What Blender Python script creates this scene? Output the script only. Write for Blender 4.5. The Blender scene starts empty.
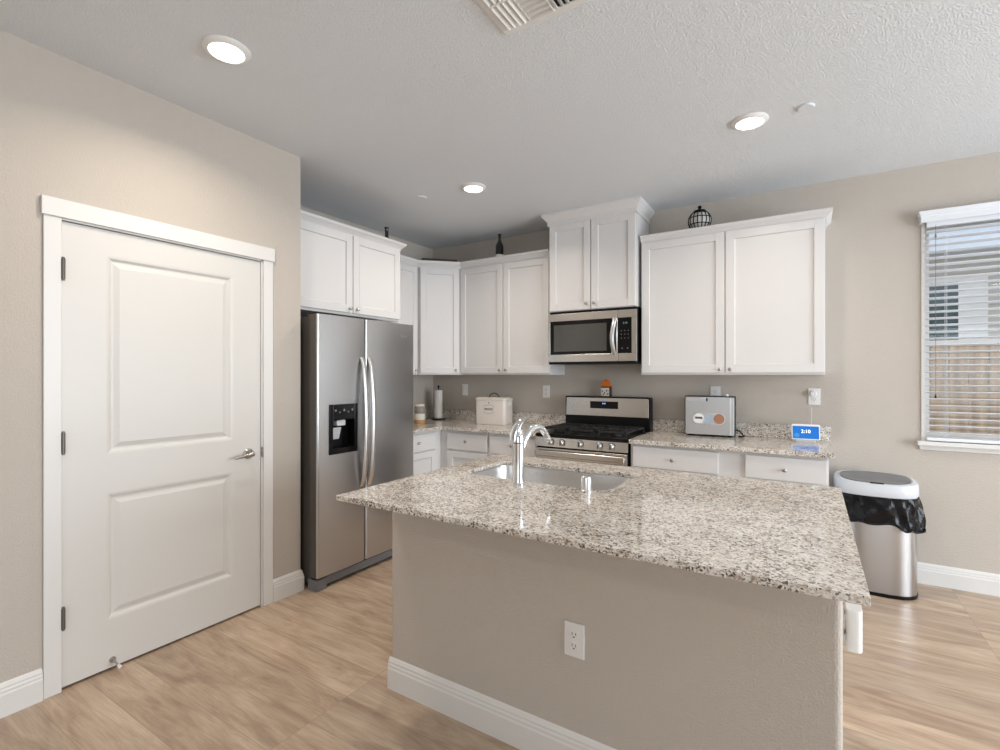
import bpy, bmesh, math, random
from mathutils import Vector, Matrix
random.seed(7)
S = bpy.context.scene
COL = S.collection
R = math.radians
PI = math.pi

# ---------------------------------------------------------------- camera
cd = bpy.data.cameras.new('camera'); cam = bpy.data.objects.new('camera', cd); COL.objects.link(cam)
cam.location = (0, 0, 1.37); cam.rotation_euler = (R(90), 0, R(32.06))
cd.sensor_fit = 'HORIZONTAL'; cd.sensor_width = 36; cd.lens = 36 * 495 / 1000; cd.clip_start = 0.05; cd.clip_end = 200
S.camera = cam
# ---------------------------------------------------------------- exposure
S.view_settings.view_transform = 'Standard'; S.view_settings.look = 'None'
S.view_settings.exposure = 0.0; S.view_settings.gamma = 1.0; S.view_settings.use_curve_mapping = False
# ---------------------------------------------------------------- daylight outside
W = bpy.data.worlds.new('sky'); S.world = W; W.use_nodes = True
bg = W.node_tree.nodes['Background']; bg.inputs[0].default_value = (0.80, 0.90, 1.0, 1); bg.inputs[1].default_value = 1.7
sd = bpy.data.lights.new('sun', 'SUN'); sd.energy = 1.6; sd.angle = R(3); sd.color = (1, .95, .88)
so = bpy.data.objects.new('sun', sd); COL.objects.link(so); so.rotation_euler = (R(48), 0, R(-158)); so.location = (3, 8, 8)

def area(name, loc, rot, sx, sy, power, color):
    l = bpy.data.lights.new(name, 'AREA'); l.shape = 'RECTANGLE'; l.size = sx; l.size_y = sy; l.energy = power; l.color = color
    o = bpy.data.objects.new(name, l); COL.objects.link(o); o.location = loc; o.rotation_euler = rot
    return o
# daylight entering by the openings of the living side of the room (behind and right of the camera)
area('daylight_patio_opening', (1.6, -3.9, 1.25), (R(90), 0, R(0)), 3.4, 2.1, 24, (0.88, 0.94, 1.0))
area('daylight_side_opening', (4.05, 1.9, 1.35), (R(90), 0, R(90)), 3.0, 1.9, 188, (0.84, 0.92, 1.0))

# ---------------------------------------------------------------- materials
def newmat(name):
    m = bpy.data.materials.new(name); m.use_nodes = True
    nt = m.node_tree; b = nt.nodes['Principled BSDF']
    return m, nt, b
def simple(name, col, rough=.5, metal=0, spec=.5, bump=None, emit=None, es=0, coat=0, trans=0, ior=None):
    m, nt, b = newmat(name)
    b.inputs['Base Color'].default_value = (*col, 1); b.inputs['Roughness'].default_value = rough
    b.inputs['Metallic'].default_value = metal; b.inputs['Specular IOR Level'].default_value = spec
    b.inputs['Coat Weight'].default_value = coat; b.inputs['Transmission Weight'].default_value = trans
    if ior: b.inputs['IOR'].default_value = ior
    if emit: b.inputs['Emission Color'].default_value = (*emit, 1); b.inputs['Emission Strength'].default_value = es
    tc = nt.nodes.new('ShaderNodeTexCoord'); n = nt.nodes.new('ShaderNodeTexNoise')
    nt.links.new(tc.outputs['Object'], n.inputs['Vector'])
    if bump:
        sc, st, dist, det = bump
        n.inputs['Scale'].default_value = sc; n.inputs['Detail'].default_value = det
        bp = nt.nodes.new('ShaderNodeBump'); bp.inputs['Strength'].default_value = st; bp.inputs['Distance'].default_value = dist
        nt.links.new(n.outputs['Fac'], bp.inputs['Height']); nt.links.new(bp.outputs[0], b.inputs['Normal'])
    else:
        n.inputs['Scale'].default_value = 40
        mr = nt.nodes.new('ShaderNodeMapRange'); mr.inputs[3].default_value = max(0, rough - .02); mr.inputs[4].default_value = min(1, rough + .02)
        nt.links.new(n.outputs['Fac'], mr.inputs[0]); nt.links.new(mr.outputs[0], b.inputs['Roughness'])
    return m
def textured_plaster(name, col, scale, strength, dist):
    m, nt, b = newmat(name)
    b.inputs['Base Color'].default_value = (*col, 1); b.inputs['Roughness'].default_value = .75; b.inputs['Specular IOR Level'].default_value = .25
    tc = nt.nodes.new('ShaderNodeTexCoord')
    n = nt.nodes.new('ShaderNodeTexNoise'); n.inputs['Scale'].default_value = scale; n.inputs['Detail'].default_value = 3
    nt.links.new(tc.outputs['Object'], n.inputs['Vector'])
    r = nt.nodes.new('ShaderNodeValToRGB'); r.color_ramp.elements[0].position = .45; r.color_ramp.elements[1].position = .6
    nt.links.new(n.outputs['Fac'], r.inputs[0])
    bp = nt.nodes.new('ShaderNodeBump'); bp.inputs['Strength'].default_value = strength; bp.inputs['Distance'].default_value = dist
    nt.links.new(r.outputs[0], bp.inputs['Height']); nt.links.new(bp.outputs[0], b.inputs['Normal'])
    return m
def steel(name, col, rough, vertical=True, aniso=.6, sx=None):
    m, nt, b = newmat(name)
    b.inputs['Base Color'].default_value = (*col, 1); b.inputs['Metallic'].default_value = 1
    b.inputs['Roughness'].default_value = rough
    tc = nt.nodes.new('ShaderNodeTexCoord'); mp = nt.nodes.new('ShaderNodeMapping'); n = nt.nodes.new('ShaderNodeTexNoise')
    mp.inputs['Scale'].default_value = (600, 600, 6) if vertical else (4, 600, 600)
    n.inputs['Scale'].default_value = 1; n.inputs['Detail'].default_value = 2
    nt.links.new(tc.outputs['Object'], mp.inputs[0]); nt.links.new(mp.outputs[0], n.inputs['Vector'])
    mr = nt.nodes.new('ShaderNodeMapRange'); mr.inputs[3].default_value = rough * .93; mr.inputs[4].default_value = rough * 1.08
    nt.links.new(n.outputs['Fac'], mr.inputs[0]); nt.links.new(mr.outputs[0], b.inputs['Roughness'])
    bp = nt.nodes.new('ShaderNodeBump'); bp.inputs['Strength'].default_value = .004; bp.inputs['Distance'].default_value = .001
    nt.links.new(n.outputs['Fac'], bp.inputs['Height']); nt.links.new(bp.outputs[0], b.inputs['Normal'])
    return m
def granite():
    m, nt, b = newmat('speckled_granite')
    N = nt.nodes.new; L = nt.links.new
    tc = N('ShaderNodeTexCoord')
    wob = N('ShaderNodeTexNoise'); wob.inputs['Scale'].default_value = 90; wob.inputs['Detail'].default_value = 3; L(tc.outputs['Object'], wob.inputs['Vector'])
    sc = N('ShaderNodeVectorMath'); sc.operation = 'SCALE'; sc.inputs[3].default_value = .016; L(wob.outputs['Color'], sc.inputs[0])
    ad = N('ShaderNodeVectorMath'); L(tc.outputs['Object'], ad.inputs[0]); L(sc.outputs[0], ad.inputs[1])
    mp = N('ShaderNodeMapping'); mp.inputs['Scale'].default_value = (.8, 1, 1); mp.inputs['Rotation'].default_value = (0, 0, .5); L(ad.outputs[0], mp.inputs[0])
    big = N('ShaderNodeTexNoise'); big.inputs['Scale'].default_value = 7; big.inputs['Detail'].default_value = 4; L(tc.outputs['Object'], big.inputs['Vector'])
    v = N('ShaderNodeTexVoronoi'); v.inputs['Scale'].default_value = 215; L(mp.outputs[0], v.inputs['Vector'])
    v2 = N('ShaderNodeTexVoronoi'); v2.inputs['Scale'].default_value = 60; L(mp.outputs[0], v2.inputs['Vector'])
    sep = N('ShaderNodeSeparateColor'); L(v.outputs['Color'], sep.inputs[0])
    sep2 = N('ShaderNodeSeparateColor'); L(v2.outputs['Color'], sep2.inputs[0])
    # cell value pushed by the drifting veins so dark grains cluster
    mr = N('ShaderNodeMapRange'); mr.inputs[1].default_value = .3; mr.inputs[2].default_value = .7; mr.inputs[3].default_value = -.13; mr.inputs[4].default_value = .10
    L(big.outputs['Fac'], mr.inputs[0])
    su = N('ShaderNodeMath'); L(sep.outputs[0], su.inputs[0]); L(mr.outputs[0], su.inputs[1])
    rp = N('ShaderNodeValToRGB'); rp.color_ramp.interpolation = 'LINEAR'; e = rp.color_ramp.elements
    e[0].position = .05; e[0].color = (.07, .06, .052, 1); e[1].position = 1; e[1].color = (.80, .78, .745, 1)
    for p_, c_ in ((.10, (.15, .13, .11)), (.15, (.34, .285, .23)), (.28, (.47, .41, .345)), (.40, (.64, .58, .51)), (.65, (.73, .69, .635))):
        x = e.new(p_); x.color = (*c_, 1)
    L(su.outputs[0], rp.inputs[0])
    r2 = N('ShaderNodeValToRGB'); e = r2.color_ramp.elements; e[0].color = (.80, .75, .70, 1); e[0].position = .05; e[1].color = (1.05, 1.05, 1.05, 1); e[1].position = .45
    L(sep2.outputs[1], r2.inputs[0])
    mx = N('ShaderNodeMix'); mx.data_type = 'RGBA'; mx.blend_type = 'MULTIPLY'; mx.inputs[0].default_value = .9
    L(rp.outputs[0], mx.inputs[6]); L(r2.outputs[0], mx.inputs[7]); L(mx.outputs[2], b.inputs['Base Color'])
    b.inputs['Roughness'].default_value = .09; b.inputs['Specular IOR Level'].default_value = .6
    return m
def planks():
    m, nt, b = newmat('oak_planks')
    N = nt.nodes.new; L = nt.links.new
    tc = N('ShaderNodeTexCoord')
    br = N('ShaderNodeTexBrick'); br.offset = .37; br.offset_frequency = 1
    br.inputs['Scale'].default_value = 1; br.inputs['Brick Width'].default_value = 1.22; br.inputs['Row Height'].default_value = .18
    br.inputs['Mortar Size'].default_value = .0012; br.inputs['Mortar Smooth'].default_value = .3
    br.inputs['Color1'].default_value = (0, 0, 0, 1); br.inputs['Color2'].default_value = (1, 1, 1, 1); br.inputs['Mortar'].default_value = (.5, .5, .5, 1)
    L(tc.outputs['Object'], br.inputs['Vector'])
    # each board offsets its own grain
    sc = N('ShaderNodeVectorMath'); sc.operation = 'SCALE'; sc.inputs[3].default_value = 13
    L(br.outputs['Color'], sc.inputs[0])
    ad = N('ShaderNodeVectorMath'); L(tc.outputs['Object'], ad.inputs[0]); L(sc.outputs[0], ad.inputs[1])
    mp = N('ShaderNodeMapping'); mp.inputs['Scale'].default_value = (1.1, 6, 1); L(ad.outputs[0], mp.inputs[0])
    g = N('ShaderNodeTexNoise'); g.inputs['Scale'].default_value = 1.6; g.inputs['Detail'].default_value = 6; g.inputs['Roughness'].default_value = .62; g.inputs['Distortion'].default_value = 1.3
    L(mp.outputs[0], g.inputs['Vector'])
    mp2 = N('ShaderNodeMapping'); mp2.inputs['Scale'].default_value = (5, 90, 1); L(ad.outputs[0], mp2.inputs[0])
    f = N('ShaderNodeTexNoise'); f.inputs['Scale'].default_value = 1.5; f.inputs['Detail'].default_value = 4; L(mp2.outputs[0], f.inputs['Vector'])
    r = N('ShaderNodeValToRGB'); e = r.color_ramp.elements
    e[0].position = .30; e[0].color = (.35, .24, .17, 1); e[1].position = .70; e[1].color = (.61, .485, .365, 1)
    x = r.color_ramp.elements.new(.5); x.color = (.485, .365, .265, 1)
    L(g.outputs['Fac'], r.inputs[0])
    r2 = N('ShaderNodeValToRGB'); e = r2.color_ramp.elements; e[0].position = .3; e[0].color = (.86, .85, .84, 1); e[1].position = .65; e[1].color = (1.04, 1.04, 1.04, 1)
    L(f.outputs['Fac'], r2.inputs[0])
    mx = N('ShaderNodeMix'); mx.data_type = 'RGBA'; mx.blend_type = 'MULTIPLY'; mx.inputs[0].default_value = 1; L(r.outputs[0], mx.inputs[6]); L(r2.outputs[0], mx.inputs[7])
    # board to board tone
    r3 = N('ShaderNodeValToRGB'); e = r3.color_ramp.elements; e[0].color = (.90, .90, .90, 1); e[1].color = (1.08, 1.06, 1.04, 1)
    L(br.outputs['Color'], r3.inputs[0])
    mx3 = N('ShaderNodeMix'); mx3.data_type = 'RGBA'; mx3.blend_type = 'MULTIPLY'; mx3.inputs[0].default_value = 1; L(mx.outputs[2], mx3.inputs[6]); L(r3.outputs[0], mx3.inputs[7])
    mx4 = N('ShaderNodeMix'); mx4.data_type = 'RGBA'; L(br.outputs['Fac'], mx4.inputs[0]); L(mx3.outputs[2], mx4.inputs[6]); mx4.inputs[7].default_value = (.32, .23, .16, 1)
    L(mx4.outputs[2], b.inputs['Base Color'])
    b.inputs['Roughness'].default_value = .34; b.inputs['Specular IOR Level'].default_value = .5
    bp = N('ShaderNodeBump'); bp.inputs['Strength'].default_value = .08; bp.inputs['Distance'].default_value = .002; L(f.outputs['Fac'], bp.inputs['Height']); L(bp.outputs[0], b.inputs['Normal'])
    return m
def plank_fence():
    m, nt, b = newmat('fence_wood'); N = nt.nodes.new; L = nt.links.new
    tc = N('ShaderNodeTexCoord'); mp = N('ShaderNodeMapping'); mp.inputs['Scale'].default_value = (12, 12, 1.2); L(tc.outputs['Object'], mp.inputs[0])
    n = N('ShaderNodeTexNoise'); n.inputs['Scale'].default_value = 1.5; n.inputs['Detail'].default_value = 5; L(mp.outputs[0], n.inputs['Vector'])
    r = N('ShaderNodeValToRGB'); e = r.color_ramp.elements; e[0].position = .3; e[0].color = (.30, .19, .11, 1); e[1].position = .7; e[1].color = (.62, .46, .31, 1)
    L(n.outputs['Fac'], r.inputs[0]); L(r.outputs[0], b.inputs['Base Color']); b.inputs['Roughness'].default_value = .8
    return m

M = dict(
    hinge=simple('aged_hinge_metal', (.16, .145, .125), .4, .8),
    wall=textured_plaster('beige_wall_paint', (.54, .487, .428), 170, .35, .004),
    ceil=textured_plaster('white_ceiling_texture', (.75, .775, .80), 125, .5, .006),
    white=simple('white_cabinet_paint', (.715, .70, .69), .35),
    trim=simple('white_trim_paint', (.73, .715, .69), .35),
    door=simple('white_door_paint', (.67, .65, .615), .38),
    granite=granite(), floor=planks(), fence=plank_fence(),
    steel=steel('brushed_stainless', (.52, .515, .515), .30), steelh=steel('brushed_stainless_horizontal', (.60, .57, .53), .25, False),
    steell=steel('pale_brushed_metal', (.74, .735, .73), .28),
    fside=simple('dark_grey_enamel', (.085, .075, .066), .45),
    chrome=simple('chrome', (.80, .82, .83), .07, 1), nickel=simple('satin_nickel', (.46, .43, .39), .28, 1),
    black=simple('black_enamel', (.005, .005, .005), .3, spec=.2), gblack=simple('black_glass', (.005, .0045, .0045), .14, spec=.22),
    iron=simple('cast_iron', (.016, .016, .017), .55, bump=(300, .3, .001, 2)), dark=simple('dark_gap', (.01, .009, .008), .8),
    plastic=simple('white_plastic', (.78, .77, .75), .3), plasticg=simple('grey_plastic', (.17, .175, .185), .3),
    silverp=simple('silver_grey_plastic', (.62, .64, .67), .32),
    bag=simple('black_bin_liner', (.005, .005, .006), .2, spec=.25), lens=simple('lit_lens', (1, 1, 1), .4, emit=(1, .96, .90), es=9),
    cream=simple('cream_enamel', (.72, .66, .60), .3), ink=simple('printed_ink', (.10, .09, .085), .5),
    bottle=simple('dark_bottle_glass', (.008, .008, .007), .1, coat=.4), paper=simple('paper_roll', (.80, .77, .72), .9),
    label_=simple('cream_label', (.75, .70, .60), .7), orange=simple('orange_felt', (.75, .20, .03), .8),
    woodd=simple('dark_stained_wood', (.045, .018, .012), .5), woodc=simple('pale_wood', (.50, .28, .12), .5),
    glass=simple('clear_glass', (1, 1, 1), .02, trans=1, ior=1.45), jarglass=simple('jar_glass', (.55, .50, .45), .08, trans=.6, ior=1.3),
    display=simple('blue_display', (.005, .04, .12), .25, emit=(.003, .15, .56), es=1.0), dimd=simple('dim_digits', (.1, .15, .16), .3, emit=(.10, .19, .21), es=1.0), displayc=simple('cyan_display', (.01, .05, .10), .25, emit=(.03, .26, .62), es=1.0),
    digits=simple('white_digits', (1, 1, 1), .4, emit=(.75, .9, 1), es=1.1), led=simple('blue_led_digits', (.2, .3, 1), .4, emit=(.30, .40, 1), es=2.0),
    siding=simple('pale_siding', (.50, .47, .42), .8), soffit=simple('blue_grey_soffit', (.62, .68, .76), .7), extglass=simple('teal_window_glass', (.035, .075, .085), .1),
    ground=simple('outdoor_ground', (.30, .27, .22), .9, bump=(20, .4, .02, 3)), picture=simple('picture_print', (.35, .17, .10), .4), bluep=simple('blue_grey_print', (.36, .43, .52), .4),
    blind=simple('white_blind_slat', (.78, .80, .83), .45),
)

# ---------------------------------------------------------------- mesh helpers
class MB:
    def __init__(s): s.bm = bmesh.new()
    def box(s, x0, x1, y0, y1, z0, z1, M=None):
        v = [s.bm.verts.new(p) for p in ((x0,y0,z0),(x1,y0,z0),(x1,y1,z0),(x0,y1,z0),(x0,y0,z1),(x1,y0,z1),(x1,y1,z1),(x0,y1,z1))]
        for f in ((0,3,2,1),(4,5,6,7),(0,1,5,4),(1,2,6,5),(2,3,7,6),(3,0,4,7)): s.bm.faces.new([v[i] for i in f])
        if M: bmesh.ops.transform(s.bm, matrix=M, verts=v)
        return s
    def loft(s, rings, cap=True, closed=True, M=None):
        vs = [[s.bm.verts.new(p) for p in r] for r in rings]
        n = len(rings[0])
        for a, b in zip(vs, vs[1:]):
            for i in range(n if closed else n - 1):
                j = (i + 1) % n
                s.bm.faces.new((a[i], a[j], b[j], b[i]))
        if cap:
            s.bm.faces.new(vs[0][::-1]); s.bm.faces.new(vs[-1])
        if M: bmesh.ops.transform(s.bm, matrix=M, verts=[v for r in vs for v in r])
        return s
    def cyl(s, c, r, h, axis='z', seg=24, r2=None, M=None):
        r2 = r if r2 is None else r2
        def ring(rr, t):
            out = []
            for i in range(seg):
                a = 2 * PI * i / seg; u, w = rr * math.cos(a), rr * math.sin(a)
                out.append({'z': (c[0]+u, c[1]+w, c[2]+t), 'y': (c[0]+w, c[1]+t, c[2]+u), 'x': (c[0]+t, c[1]+u, c[2]+w)}[axis])
            return out
        return s.loft([ring(r, 0), ring(r2, h)], M=M)
    def lathe(s, c, prof, seg=32, axis='z', sx=1, sy=1):
        rings = []
        for r, t in prof:
            ring = []
            for i in range(seg):
                a = 2 * PI * i / seg; u, w = r * math.cos(a) * sx, r * math.sin(a) * sy
                ring.append({'z': (c[0]+u, c[1]+w, c[2]+t), 'y': (c[0]+w, c[1]+t, c[2]+u), 'x': (c[0]+t, c[1]+u, c[2]+w)}[axis])
            rings.append(ring)
        return s.loft(rings)
    def tube(s, pts, rad, seg=12, flat=None):
        pts = [Vector(p) for p in pts]
        rads = rad if isinstance(rad, (list, tuple)) else [rad] * len(pts)
        up = None; rings = []
        for i, p in enumerate(pts):
            t = (pts[min(i+1, len(pts)-1)] - pts[max(i-1, 0)]).normalized()
            if up is None:
                up = Vector((0, 0, 1)) if abs(t.z) < .9 else Vector((1, 0, 0))
            a = (up - t * up.dot(t)).normalized(); b = t.cross(a); up = a
            k = rads[i]; ka, kb = (k, k) if flat is None else (k * flat[0], k * flat[1])
            rings.append([p + a * math.cos(2*PI*j/seg) * ka + b * math.sin(2*PI*j/seg) * kb for j in range(seg)])
        return s.loft(rings)
    def sweep(s, path, prof, z=0):
        """profile (outward, height) swept along a 2-D path; outward = right of the direction of travel"""
        P = [Vector(p) for p in path]; rings = []
        for i, p in enumerate(P):
            d0 = (P[i] - P[i-1]).normalized() if i > 0 else (P[1] - P[0]).normalized()
            d1 = (P[i+1] - P[i]).normalized() if i < len(P) - 1 else d0
            n0 = Vector((d0.y, -d0.x)); n1 = Vector((d1.y, -d1.x))
            m = (n0 + n1).normalized(); m = m / max(.2, m.dot(n0))
            rings.append([(p.x + m.x*o, p.y + m.y*o, z + h) for o, h in prof])
        return s.loft(rings)
    def poly(s, loop, z0, z1, holes=()):
        allv = []
        def ring(l):
            vs = [s.bm.verts.new((x, y, z0)) for x, y in l]; es = [s.bm.edges.new((vs[i], vs[(i+1) % len(vs)])) for i in range(len(vs))]
            allv.extend(vs); return es
        es = ring(loop)
        for h in holes: es += ring(h)
        r = bmesh.ops.triangle_fill(s.bm, use_beauty=True, use_dissolve=False, edges=es)
        fs = [f for f in r['geom'] if isinstance(f, bmesh.types.BMFace)]
        e = bmesh.ops.extrude_face_region(s.bm, geom=fs)
        vs = [v for v in e['geom'] if isinstance(v, bmesh.types.BMVert)]
        bmesh.ops.translate(s.bm, vec=(0, 0, z1 - z0), verts=vs)
        return s
    def panel(s, x0, x1, z0, z1, y, steps):
        """rect loft facing -Y: steps (inset, depth) with depth positive going back"""
        rings = []
        for ins, dep in steps:
            rings.append([(x0+ins, y+dep, z0+ins), (x1-ins, y+dep, z0+ins), (x1-ins, y+dep, z1-ins), (x0+ins, y+dep, z1-ins)])
        vs = [[s.bm.verts.new(p) for p in r] for r in rings]
        for a, b in zip(vs, vs[1:]):
            for i in range(4): s.bm.faces.new((a[i], a[(i+1) % 4], b[(i+1) % 4], b[i]))
        s.bm.faces.new(vs[-1]); return s

def build(name, mb, mat, parent=None, bevel=0, smooth=False, origin=None, seg=2):
    """links ONE mesh object. Top level: geometry is given in world space; child: in its parent's local space"""
    bm = mb.bm if isinstance(mb, MB) else mb
    bmesh.ops.recalc_face_normals(bm, faces=bm.faces[:])
    me = bpy.data.meshes.new(name)
    if parent is None and origin is None:
        xs = [v.co for v in bm.verts]
        origin = Vector(((min(v.x for v in xs)+max(v.x for v in xs))/2, (min(v.y for v in xs)+max(v.y for v in xs))/2, min(v.z for v in xs)))
    if parent is None: bmesh.ops.translate(bm, vec=-Vector(origin), verts=bm.verts[:])
    bm.to_mesh(me); bm.free()
    o = bpy.data.objects.new(name, me); COL.objects.link(o); me.materials.append(M[mat] if isinstance(mat, str) else mat)
    if parent is None: o.location = origin
    else: o.parent = parent
    if smooth:
        for p in me.polygons: p.use_smooth = True
        if hasattr(me, 'set_sharp_from_angle'): me.set_sharp_from_angle(angle=R(35))
    if bevel:
        b = o.modifiers.new('bevel', 'BEVEL'); b.width = bevel; b.segments = seg; b.limit_method = 'ANGLE'; b.angle_limit = R(40)
    return o
def tag(o, label, cat, group=None):
    o['label'] = label; o['category'] = cat
    if group: o['group'] = group
    return o
def thing(name, label, cat, loc, rot=0, group=None):
    o = bpy.data.objects.new(name, None); COL.objects.link(o); o.location = loc; o.rotation_euler = (0, 0, R(rot)); o.empty_display_size = .1
    return tag(o, label, cat, group)
def struct(name, mb, mat, **k):
    o = build(name, mb, mat, **k)
    if k.get('parent') is None: o['kind'] = 'structure'
    return o
def text(name, body, size, mat, parent, loc, rot, depth=.0006, sx=1):
    c = bpy.data.curves.new(name, 'FONT'); c.body = body; c.size = size; c.extrude = depth; c.align_x = 'CENTER'; c.align_y = 'CENTER'
    t = bpy.data.objects.new(name + '_src', c); COL.objects.link(t)
    dg = bpy.context.evaluated_depsgraph_get(); me = bpy.data.meshes.new_from_object(t.evaluated_get(dg))
    bpy.data.objects.remove(t); bpy.data.curves.remove(c)
    me.transform(Matrix.LocRotScale(Vector(loc), __import__('mathutils').Euler(rot), Vector((sx, 1, 1))))
    me.name = name; me.materials.clear(); me.materials.append(M[mat])
    o = bpy.data.objects.new(name, me); COL.objects.link(o); o.parent = parent
    return o
FRONT = (R(90), 0, 0)      # text lying in the local XZ plane, read from -Y

# ---------------------------------------------------------------- room constants
XL = -2.75; YE = 1.997; XK = -3.53; YB = 4.244; H = 2.754; XR = 4.1; YF = -4.0; T = .12
ZC = .900; CT = .03; CI = .021

# ---------------------------------------------------------------- room shell
struct('floor', MB().box(XK-T, XR+T, YF-T, YB+.15, -.06, 0), 'floor', origin=(0, 0, 0))
struct('ceiling', MB().box(XK-T, XR+T, YF-T, YB+.15, H, H+.1), 'ceil', origin=(0, 0, 0))
DY0, DY1, DZ = .811, 1.728, 2.040      # door slab
w = MB(); w.box(XL-T, XL, YF, DY0-.012, 0, H); w.box(XL-T, XL, DY1+.012, YE, 0, H); w.box(XL-T, XL, DY0-.012, DY1+.012, DZ+.01, H)
struct('wall_left', w, 'wall', origin=(0, 0, 0))
struct('wall_alcove', MB().box(XK, XL-T, YE-T, YE, 0, H), 'wall', origin=(0, 0, 0))
struct('wall_kitchen_side', MB().box(XK-T, XK, YF-T, YB+.14, 0, H), 'wall', origin=(0, 0, 0))
WX0, WX1, WZ0, WZ1 = .640, 1.56, .945, 2.375
w = MB(); w.box(XK, WX0, YB, YB+.14, 0, H); w.box(WX1, XR, YB, YB+.14, 0, H); w.box(WX0, WX1, YB, YB+.14, 0, WZ0); w.box(WX0, WX1, YB, YB+.14, WZ1, H)
struct('wall_back', w, 'wall', origin=(0, 0, 0))
# living side: patio opening behind, tall windows at the right
w = MB(); w.box(XK, -.2, YF-T, YF, 0, H); w.box(3.4, XR, YF-T, YF, 0, H); w.box(-.2, 3.4, YF-T, YF, 2.3, H)
struct('wall_front', w, 'wall', origin=(0, 0, 0))
w = MB(); w.box(XR, XR+T, YF, .35, 0, H); w.box(XR, XR+T, 3.45, YB, 0, H); w.box(XR, XR+T, .35, 3.45, 0, .35); w.box(XR, XR+T, .35, 3.45, 2.35, H)
struct('wall_right', w, 'wall', origin=(0, 0, 0))

BB = [(0, 0), (.016, 0), (.016, .088), (.013, .094), (.013, .104), (.010, .110), (.010, .118), (.004, .130), (0, .134)]
struct('baseboard_left', MB().sweep([(XL, YF), (XL, DY0-.066)], BB), 'trim')
struct('baseboard_corner', MB().sweep([(XL, DY1+.073), (XL, YE), (XL-.10, YE)], BB), 'trim')
struct('baseboard_back', MB().sweep([(.125, YB), (XR, YB)], BB), 'trim')

# ---------------------------------------------------------------- pantry door (faces +X)
D = bpy.data.objects.new('door_1', None); COL.objects.link(D); D.location = (XL, DY0, 0); D.rotation_euler = (0, 0, R(90)); D['kind'] = 'structure'
dw = DY1 - DY0
b = MB(); b.box(-.064, -.004, -.012, 0, 0, DZ+.010)
build('casing', b, 'trim', D, bevel=.002)
b = MB(); b.box(dw+.012, dw+.072, -.012, 0, 0, DZ+.010)
build('casing', b, 'trim', D, bevel=.002)
b = MB(); b.box(-.072, dw+.080, -.020, 0, DZ+.010, DZ+.088)
build('head_casing', b, 'trim', D, bevel=.002)
b = MB(); b.box(-.012, -.003, 0, .11, 0, DZ+.009); b.box(dw+.003, dw+.012, 0, .11, 0, DZ+.009); b.box(-.012, dw+.012, 0, .11, DZ+.003, DZ+.0099)
build('jamb', b, 'trim', D)
b = MB(); px0, px1 = .162, .751
y0 = .003; y1 = .038
zz = [.012, .235, .822, 1.003, 1.922, DZ-.002]
b.box(0, px0, y0, y1, zz[0], zz[5]); b.box(px1, dw-.001, y0, y1, zz[0], zz[5])
for a, c in ((0, 1), (2, 3), (4, 5)): b.box(px0, px1, y0, y1, zz[a], zz[c])
for a, c in ((1, 2), (3, 4)): b.panel(px0, px1, zz[a], zz[c], y0, [(0, 0), (.010, .002), (.022, .011), (.030, .011), (.052, .003), (.060, .003)])
slab = build('door_slab', b, 'door', D)
for z in (.27, 1.03, 1.785):
    b = MB(); b.cyl((.001, -.012, z), .0075, .090, seg=12); b.cyl((.001, -.012, z-.006), .0055, .102, seg=10)
    build('hinge', b, M['hinge'], D, smooth=True)
b = MB(); b.lathe((dw-.075, y0, .915), [(.001, -.012), (.024, -.012), (.030, -.006), (.031, 0)], axis='y', seg=28)
h = build('door_handle', b, 'nickel', D, smooth=True)
b = MB(); b.cyl((dw-.075, y0-.048, .915), .011, .040, axis='y', seg=16)
b.tube([(dw-.070, y0-.052, .915), (dw-.095, y0-.055, .915), (dw-.135, y0-.056, .912), (dw-.185, y0-.054, .906)], [.011, .012, .010, .007], flat=(1, .6))
build('lever', b, 'nickel', h, smooth=True)
b = MB(); b.box(dw+.0031, dw+.0045, -.02, .0, .885, .945); build('strike_plate', b, 'nickel', D)
b = MB(); b.lathe((.185, y0, .045), [(.001, -.004), (.013, -.004), (.014, 0)], axis='y', seg=20); b.tube([(.185, y0, .045), (.185, y0-.03, .043), (.185, y0-.065, .038)], .0045, seg=8)
ds = build('door_stop', b, 'nickel', D, smooth=True)
b = MB(); b.cyl((.185, y0-.078, .0365), .0075, .014, axis='y', seg=14); build('rubber_tip', b, 'plastic', ds, smooth=True)

# ---------------------------------------------------------------- cabinets
def shaker(b, x0, x1, z0, z1, y=-.020, fr=.058):
    b.box(x0, x0+fr, y, 0, z0, z1); b.box(x1-fr, x1, y, 0, z0, z1)
    b.box(x0+fr, x1-fr, y, 0, z0, z0+fr); b.box(x0+fr, x1-fr, y, 0, z1-fr, z1)
    b.panel(x0+fr, x1-fr, z0+fr, z1-fr, y, [(0, 0), (.002, .009), (.004, .010)])
    return b
def knob(parent, x, z, y=-.020):
    b = MB(); b.lathe((x, y, z), [(.0005, -.024), (.008, -.0235), (.0125, -.020), (.013, -.016), (.009, -.012), (.0055, -.009), (.0055, -.003), (.009, 0)], axis='y', seg=18)
    return build('knob', b, 'nickel', parent, smooth=True)
def cabinet(name, label, loc, rot, w_, h_, d_, fronts, base=False, cat='cabinet', group=None):
    t = thing(name, label, cat, loc, rot, group)
    b = MB()
    if base:
        b.box(0, w_, 0, d_, .10, h_); b.box(0.0, w_, .07, d_, 0, .10)
    else: b.box(0, w_, 0, d_, 0, h_)
    build('body', b, 'white', t)
    for kind, x0, x1, z0, z1, kx, kz in fronts:
        b = MB()
        if kind == 'drawer': b.box(x0, x1, -.020, 0, z0, z1)
        else: shaker(b, x0, x1, z0, z1)
        o = build(kind, b, 'white', t, bevel=.002)
        if kx is not None: knob(o, kx, kz)
    return t
CR = [(0, 0), (.006, 0), (.008, .010), (.014, .018), (.026, .032), (.036, .040), (.040, .048), (.040, .060), (0, .060)]
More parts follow.
